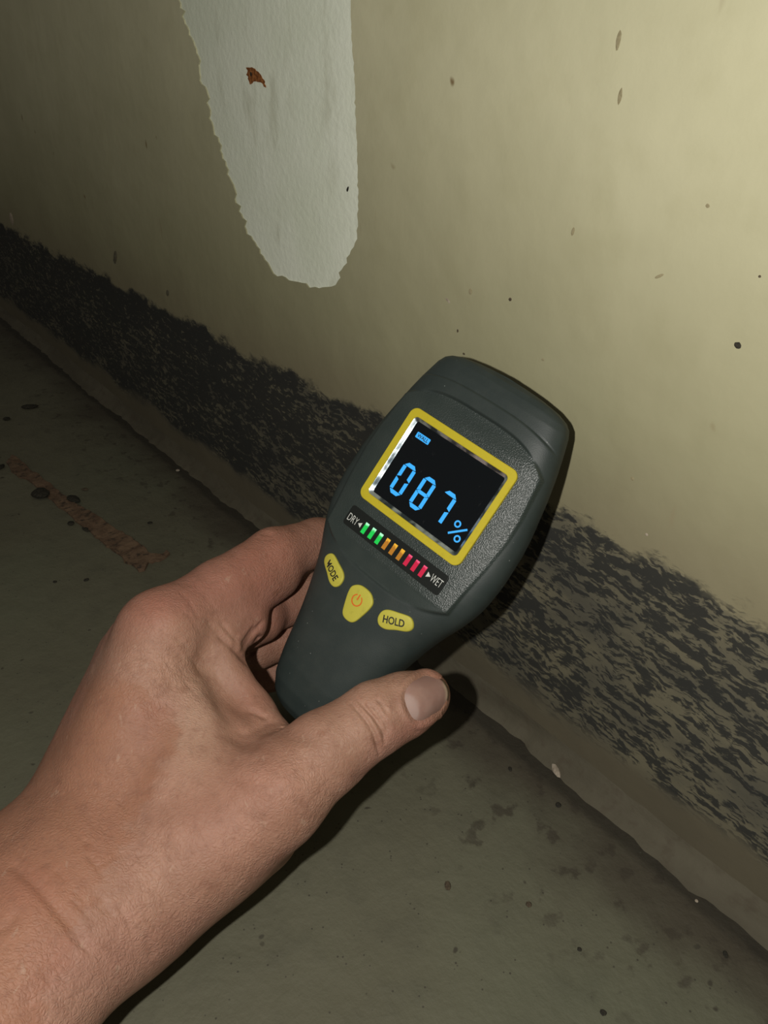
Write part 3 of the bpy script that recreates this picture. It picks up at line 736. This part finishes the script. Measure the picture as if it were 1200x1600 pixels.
# nail bed
NAIL = [(664, 1053), (678, 1055), (691, 1062), (699, 1074), (701, 1086), (698, 1100), (688, 1113), (672, 1124), (657, 1130), (645, 1127), (637, 1115), (631, 1100), (629, 1086), (634, 1073), (646, 1061)]
NAIL = smooth_poly(NAIL, 5)
nd, _ = pl_dist(NAIL + [NAIL[0]])
def inside(u, v, poly):
    r = np.zeros(len(u), bool); n = len(poly)
    for i in range(n):
        (x0, y0), (x1, y1) = poly[i], poly[(i + 1) % n]
        c = (y0 > v) != (y1 > v); c2 = u < (x1 - x0) * (v - y0) / (y1 - y0 + 1e-12) + x0; r ^= c & c2
    return r
nin = inside(px, py, NAIL)
HV0 = HV.copy()
disp -= np.where(nin, sstep(nd, 0, 6) * .55, 0) * facing
disp += np.where(~nin, np.exp(-((nd - 5) / 5) ** 2) * .55, 0) * facing * (px < 690)
HV = HV + HN * disp[:, None]

# skin colour fields
def fld(u, v, ru, rv, ang=0.0):
    ca, sa = math.cos(ang), math.sin(ang); x = (px - u) * ca + (py - v) * sa; y = -(px - u) * sa + (py - v) * ca
    return np.exp(-((x / ru) ** 2 + (y / rv) ** 2))
wob = 9 * np.sin(py * .07) + 6 * np.sin(py * .19 + 1) + 5 * np.sin(px * .11)
tan = sstep(px + wob - np.interp(py, [1040, 1100, 1180, 1230, 1300, 1420, 1600], [150, 262, 270, 235, 200, 130, 60]), 14, -10) * sstep(py, 1040, 1085)
tan = np.maximum(tan * .9, 0)
red = np.clip(fld(400, 870, 130, 60, -.55) * .9 + fld(240, 945, 75, 40, -.3) * .75 + fld(430, 960, 40, 60) * .6 + fld(330, 1290, 90, 60, .4) * .30 + fld(415, 1215, 70, 60) * .35
              + fld(690, 1050, 30, 20) * .5 + fld(655, 1140, 40, 18, -.6) * .5 + fld(40, 1390, 60, 50) * .4 + fld(400, 1090, 40, 40) * .4, 0, 1)
pale = np.clip(fld(310, 1120, 45, 90, .15) * .8 + fld(290, 980, 60, 50) * .35 + fld(560, 1130, 110, 50, -.65) * .35 + fld(150, 1560, 130, 60) * .3, 0, 1)

def mat_skin():
    t = NT('skin'); co = t.co()
    n = t.noise(co, 60, 5, .6); m = t.noise(co, 220, 4, .6); b = t.noise(co, 18, 3)
    base = t.mix(t.ss(n, .32, .70), (0.275, 0.145, 0.098), (0.352, 0.196, 0.138))
    base = t.mix(t.math('MULTIPLY', t.attr('pale'), .95), base, (0.385, 0.240, 0.172))
    base = t.mix(t.math('MULTIPLY', t.attr('tan'), t.math('ADD', .45, t.math('MULTIPLY', n, .45))), base, (0.275, 0.122, 0.070))
    base = t.mix(t.math('MULTIPLY', t.attr('red'), .70), base, (0.290, 0.107, 0.074))
    base = t.mix(t.math('MULTIPLY', t.ss(b, .50, .68), .30), base, (0.320, 0.150, 0.123))
    fr = t.voro(t.vadd(co, t.vmul(t.noise(co, 150, 2, col=True), .003)), 95); fn = t.noise(co, 70, 1)
    base = t.mix(t.math('MULTIPLY', t.math('MULTIPLY', t.ss(fr, .22, .08), t.ss(fn, .52, .60)), .40), base, (0.209, 0.090, 0.052))
    base = t.mix(t.math('MULTIPLY', t.ss(m, .48, .72), .42), base, (0.205, 0.098, 0.066))
    sp = t.noise(co, 650, 3, .6); base = t.mix(t.math('MULTIPLY', t.ss(sp, .52, .72), .30), base, (0.200, 0.095, 0.064))
    lt = t.noise(t.vmul(t.vadd(co, t.vmul(t.noise(co, 70, 2, col=True), .01)), (420, 130, 260)), 1.0, 2); base = t.mix(t.math('MULTIPLY', t.ss(lt, .66, .74), .35), base, (0.40, 0.27, 0.20))
    # fine lines: small warped cells, crossing wrinkles, pores
    dv = t.vadd(co, t.vmul(t.noise(co, 160, 3, col=True), .006))
    c1 = t.voro(t.vmul(dv, (1, 1.6, 1.2)), 620, 'DISTANCE_TO_EDGE')
    g = t.math('MULTIPLY', t.ss(c1, .0, .3), .45)
    x, y, z = t.sep(dv)
    w1 = t.noise(t.vec(t.math('MULTIPLY', t.math('ADD', x, y), 420), t.math('MULTIPLY', t.math('SUBTRACT', x, y), 120), t.math('MULTIPLY', z, 260)), 1.0, 3, .6)
    w2 = t.noise(t.vec(t.math('MULTIPLY', t.math('ADD', x, z), 130), t.math('MULTIPLY', t.math('SUBTRACT', x, z), 380), t.math('MULTIPLY', y, 240)), 1.0, 3, .6)
    hgt = t.math('ADD', g, t.math('ADD', t.math('MULTIPLY', w1, 1.0), t.math('ADD', t.math('MULTIPLY', w2, 1.0), t.math('MULTIPLY', t.noise(co, 1500, 2), .45))))
    va = t.ss(t.noise(co, 30, 2), .35, .65)
    nrm = t.bump(t.math('MULTIPLY', hgt, t.math('ADD', .45, t.math('MULTIPLY', va, .55))), .00034, .7)
    return t.set(base=base, rough=t.math('ADD', .50, t.math('MULTIPLY', m, .2)), normal=nrm, sss=.22, sssr=(1.0, .38, .22), ssss=.0024, spec=.30)
SKIN = mat_skin()
ORG = np.array(cam2world(at(120, 1400, 240)))
hand = obj('hand', cam2world(HV) - ORG, HF, SKIN, smooth=True); hand.location = ORG
for nm, arr in (('tan', tan), ('red', red), ('pale', pale)):
    A = hand.data.attributes.new(nm, 'FLOAT', 'POINT'); A.data.foreach_set('value', arr.astype(np.float32))
tag(hand, 'bare left hand and wrist gripping the meter handle, thumb across its front', 'hand')

# thumb nail: curved plate lying in its bed
def nail():
    P = np.array(NAIL); c = P.mean(0); rings = 9; N = len(P); ff = facing > .3
    near = ff & (np.hypot(px - c[0], py - c[1]) < 75); qx, qy, Q, QN = px[near], py[near], HV0[near], HN[near]
    def surf(u, v):
        w = np.exp(-((qx - u) ** 2 + (qy - v) ** 2) / (2 * 5.0 ** 2)) + 1e-12; w /= w.sum()
        z = (Q[:, 2] * w).sum() + ((u - (qx * w).sum()) * 0)
        n = (QN * w[:, None]).sum(0); return at(u, v, z), n / np.linalg.norm(n)
    top, lun, fre = [], [], []
    for r in range(rings):
        q = 1 - r / rings
        for p in P:
            u, v = c + (p - c) * q; s, n = surf(u, v)
            prox = float(sstep(np.array((u - c[0]) * .9 + (v - c[1]) * -.35), -14, -30)); up = -.12 - .35 * prox + .62 * (1 - q ** 3)
            # the free edge stands a little proud at the tip side
            tip = sstep((u - c[0]) * .9 + (v - c[1]) * -.35, 18, 34)
            top.append(s + n * (up + .25 * tip))
            l = math.hypot((u - 633) / 22, (v - 1112) / 30); lun.append(float(sstep(np.array(l), 1.05, .85)))
            fre.append(float(sstep(np.array((u - c[0]) * .93 + (v - c[1]) * -.18), 27.5, 30.5)))
    s, n = surf(*c); top.append(s + n * .55); lun.append(0.0); fre.append(0.0)
    T = np.array(top); bot = []
    for p in P:
        s, n = surf(*p); bot.append(s - n * .5)
    V = np.concatenate([T, np.array(bot)])
    F = [(i * N + k, i * N + (k + 1) % N, (i + 1) * N + (k + 1) % N, (i + 1) * N + k) for i in range(rings - 1) for k in range(N)]
    F += [((rings - 1) * N + k, (rings - 1) * N + (k + 1) % N, rings * N) for k in range(N)]
    b0 = len(T); F += [(k, b0 + k, b0 + (k + 1) % N, (k + 1) % N) for k in range(N)]
    t = NT('nail'); co = t.co()
    rd = t.noise(t.vmul(co, (300, 300, 300)), 1.0, 3); nb = t.noise(co, 140, 3)
    base = t.mix(t.ss(nb, .35, .7), (.275, .160, .130), (.325, .200, .165))
    base = t.mix(t.math('MULTIPLY', t.attr('lunula'), .8), base, (.37, .265, .235))
    base = t.mix(t.math('MULTIPLY', t.attr('free_edge'), .9), base, (.42, .32, .225))
    m = t.set(base=base, rough=.30, sss=.15, sssr=(1, .4, .3), ssss=.0015, normal=t.bump(rd, .0002, .4), spec=.5)
    o = obj('thumbnail', cam2world(V) - ORG, F, m, hand, smooth=True)
    b = bmesh.new(); b.from_mesh(o.data); bmesh.ops.recalc_face_normals(b, faces=b.faces[:]); b.to_mesh(o.data); b.free()
    for nm, arr in (('lunula', lun), ('free_edge', fre)):
        A = o.data.attributes.new(nm, 'FLOAT', 'POINT'); A.data.foreach_set('value', np.array(arr + [0.0] * N if nm == 'lunula' else arr + [0.0] * N, np.float32))
    o['label'] = 'pale pink thumbnail with a white half-moon'
nail()

# ------------------------------------------------------------------ loose things on the floor, specks on the wall
def noisy_blob(rx, ry, rz, seed, flat=0.0):
    b = bmesh.new(); bmesh.ops.create_icosphere(b, subdivisions=2, radius=1.0); r = np.random.default_rng(seed)
    d = r.normal(size=(7, 3)); d /= np.linalg.norm(d, axis=1)[:, None]; am = r.uniform(-.28, .30, 7); pw = r.uniform(2, 5, 7)
    V = []
    for q in b.verts:
        c = np.array(q.co); f = 1 + sum(a * max(0., float(c @ e)) ** p for a, e, p in zip(am, d, pw)) + r.normal(0, .05)
        V.append(c * f * (rx, ry, rz))
    F = [[w.index for w in fc.verts] for fc in b.faces]; b.free(); return np.array(V), F
def dirtmat(name, c0, c1, rough=.85):
    t = NT(name); co = t.co(); n = t.noise(co, 700, 4)
    return t.set(base=t.mix(t.ss(n, .35, .65), c0, c1), rough=rough, normal=t.bump(n, .0006, .6), spec=.25)
SOIL = dirtmat('dark_soil', (.018, .017, .013), (.040, .036, .026)); PALE = dirtmat('pale_grit', (.30, .25, .19), (.42, .36, .28)); BRN = dirtmat('brown_grit', (.06, .045, .03), (.10, .078, .05))
def crumb(u, v, wpx, hpx, mat, label, seed, name='soil_crumb', cat='crumb', hgt=.5, ang=0.0, z=0.0):
    p = floor_pt(u, v); k = float(np.linalg.norm(p - CT)) / FPX * .88
    rx, ry = wpx * k / 2, hpx * k / 2 * 1.15; rz = min(rx, ry) * hgt
    V, F = noisy_blob(rx, ry, rz, seed); V[:, 2] -= V[:, 2].min()
    o = obj(name, V, F, mat, smooth=False); o.location = (p[0], p[1], z - .0001); o.rotation_euler = (0, 0, ang)
    return tag(o, label, cat)
crumb(64, 775, 34, 24, SOIL, 'largest dark clump of soil, against the upper half of the brown sliver', 1, 'soil_clump', 'dirt clump', .35, -.5)
crumb(116, 783, 30, 12, SOIL, 'flat dark clump of soil on the wall side of the brown sliver', 2, 'soil_clump', 'dirt clump', .5, -.6)
crumb(110, 819, 10, 10, SOIL, 'small round black crumb just below the middle of the brown sliver', 3)
crumb(135, 828, 20, 7, SOIL, 'thin dark crumb lying along the lower edge of the brown sliver', 4, ang=-.75)
crumb(46, 638, 24, 10, SOIL, 'black crumb on the floor between the brown sliver and the mouldy wall', 5, ang=.2)
crumb(11, 656, 12, 8, SOIL, 'small black crumb at the left edge, near the mouldy wall', 6)
crumb(2, 731, 10, 16, SOIL, 'dark crumb at the left edge beside the head of the brown sliver', 7)
crumb(133, 766, 14, 7, BRN, 'small brown crumb on bare floor right of the upper brown sliver', 8)
crumb(234, 818, 8, 5, SOIL, 'tiny dark crumb on the floor above the tail of the brown sliver', 9)
crumb(135, 907, 8, 6, SOIL, 'tiny dark crumb alone below the brown sliver', 10)
crumb(86, 910, 7, 5, SOIL, 'tiny dark crumb farther left below the brown sliver', 21)
crumb(278, 736, 7, 6, PALE, 'tiny pale grit speck in the dirt along the wall foot', 11, 'grit', 'grit')
crumb(869, 1206, 11, 22, PALE, 'pale brown pebble in the dirt right of the thumb', 12, 'pebble', 'pebble', .7, .2)
crumb(872, 1259, 9, 8, SOIL, 'dark crumb on the floor just below the pale pebble', 13)
crumb(797, 1202, 6, 9, SOIL, 'tiny dark crumb on the floor left of the pale pebble', 14)
crumb(700, 1385, 9, 14, BRN, 'brown crumb on open floor below the thumb shadow', 15)
crumb(826, 1414, 9, 9, BRN, 'brown crumb in the middle of the open floor at lower right', 16)
crumb(1133, 1491, 7, 10, SOIL, 'dark crumb on the floor at lower right, nearest the wall foot', 17)
crumb(942, 1583, 9, 8, SOIL, 'dark crumb at the bottom edge of the picture', 18)
crumb(1088, 1408, 5, 5, PALE, 'tiny white grit speck at the wall foot at lower right', 19, 'grit', 'grit')
crumb(905, 1484, 7, 6, SOIL, 'tiny dark crumb between the bottom edge and the wall foot', 20)

# flat torn sliver of brown wood
SL = [(19, 712), (26, 715), (47, 735), (75, 755), (100, 775), (120, 790), (150, 805), (172, 822), (197, 837), (220, 852), (237, 867), (250, 869), (260, 863), (266, 868), (255, 876), (232, 880),
      (226, 892), (217, 895), (210, 885), (194, 880), (192, 872), (162, 852), (140, 832), (122, 820), (105, 802), (87, 790), (67, 772), (45, 752), (22, 742), (11, 725)]
pts = [floor_pt(u, v)[:2] for u, v in jag(SL + [SL[0]], 5, .9, 5, 1)[:-1]]
c = np.mean(pts, 0); b = bmesh.new()
vs = [b.verts.new((p[0] - c[0], p[1] - c[1], 0)) for p in pts]; fc = b.faces.new(vs)
ex = bmesh.ops.extrude_face_region(b, geom=[fc]); tv = [q for q in ex['geom'] if isinstance(q, bmesh.types.BMVert)]
for i, q in enumerate(tv): q.co.z = .0014 + .0004 * math.sin(i * 1.7)
bmesh.ops.triangulate(b, faces=[q for q in b.faces if len(q.verts) > 4]); bmesh.ops.recalc_face_normals(b, faces=b.faces[:])
me = bpy.data.meshes.new('wood_sliver'); b.to_mesh(me); b.free()
t = NT('rotten_wood'); co = t.co(); g = t.noise(t.vmul(co, (90, 90, 90)), 1.0, 4, .6, 1.0); n2 = t.noise(co, 260, 4)
me.materials.append(t.set(base=t.mix(t.ss(n2, .52, .68), t.mix(t.ss(g, .35, .65), (.105, .062, .036), (.165, .105, .062)), (.05, .032, .02)), rough=.8, normal=t.bump(n2, .001, .6)))
sl = bpy.data.objects.new('wood_sliver', me); COL.objects.link(sl); sl.location = (c[0], c[1], .0001)
tag(sl, 'long flat torn sliver of brown wood lying on the floor at left', 'wood sliver')

# specks, flakes and the rusty nail that belong to the wall
def speck(u, v, wpx, hpx, mat, seed, name='dirt_speck', hgt=.3, ang=0.0, on=0.0):
    s_, h_ = wall_pt(u, v); P = W0 + WD * s_ + np.array([0, 0, h_]); k = float(np.linalg.norm(P - CT)) / FPX
    V, F = noisy_blob(wpx * k / 2 * 1.1, min(wpx, hpx) * k / 2 * hgt, hpx * k / 2, seed)
    ca, sa = math.cos(ang), math.sin(ang); V = np.stack([V[:, 0] * ca - V[:, 2] * sa, V[:, 1], V[:, 0] * sa + V[:, 2] * ca], 1)
    return obj(name, V + np.array([s_, on, h_]), F, mat, wall)
DRIP = dirtmat('brown_drip', (.26, .225, .13), (.32, .28, .17)); RUST = dirtmat('rust', (.17, .055, .014), (.36, .14, .04)); SMUT = dirtmat('grey_smut', (.10, .09, .06), (.15, .135, .09))
for i, (u, v, w, h, m, a) in enumerate([(1153, 540, 11, 9, SOIL, .2), (797, 468, 5, 5, BRN, 0), (715, 517, 4, 5, BRN, 0), (967, 62, 6, 20, DRIP, 0), (969, 150, 6, 20, DRIP, .1), (1106, 322, 6, 6, DRIP, 0),
      (895, 362, 5, 12, DRIP, .2), (1030, 432, 14, 4, DRIP, -.5), (180, 402, 9, 24, SMUT, .8), (262, 458, 7, 12, SMUT, .8), (1187, 432, 4, 4, BRN, 0), (700, 470, 12, 4, PALE, .4), (735, 455, 6, 9, DRIP, 0),
      (725, 553, 5, 3, BRN, 0), (848, 562, 5, 4, DRIP, 0), (1010, 835, 5, 5, PALE, 0), (988, 748, 6, 6, DRIP, 0)]):
    speck(u, v, w, h, m, 40 + i, ang=a)
speck(18, 341, 12, 20, PALE, 70, 'paint_flake', .3, .5)
rp = [wall_pt(*q) for q in jag([(383, 104), (395, 105), (403, 115), (410, 125), (414, 137), (406, 129), (398, 127), (389, 132), (385, 120), (383, 104)], 3, .8, 8, 1)[:-1]]
nr_ = len(rp); V = [(p[0], -TH - .0001, p[1]) for p in rp] + [(p[0], -TH + .00025, p[1]) for p in rp]
F = [tuple(range(nr_, 2 * nr_))] + [(i, (i + 1) % nr_, nr_ + (i + 1) % nr_, nr_ + i) for i in range(nr_)]
r_ = obj('rust_blister', V, F, RUST, wall); r_['label'] = 'rust-brown blister in the pale patch'
speck(391, 116, 9, 9, SOIL, 73, 'nail_head', .25, 0, -TH)
speck(541, 296, 4, 9, SOIL, 72, 'dirt_speck', .3, .6, -TH)
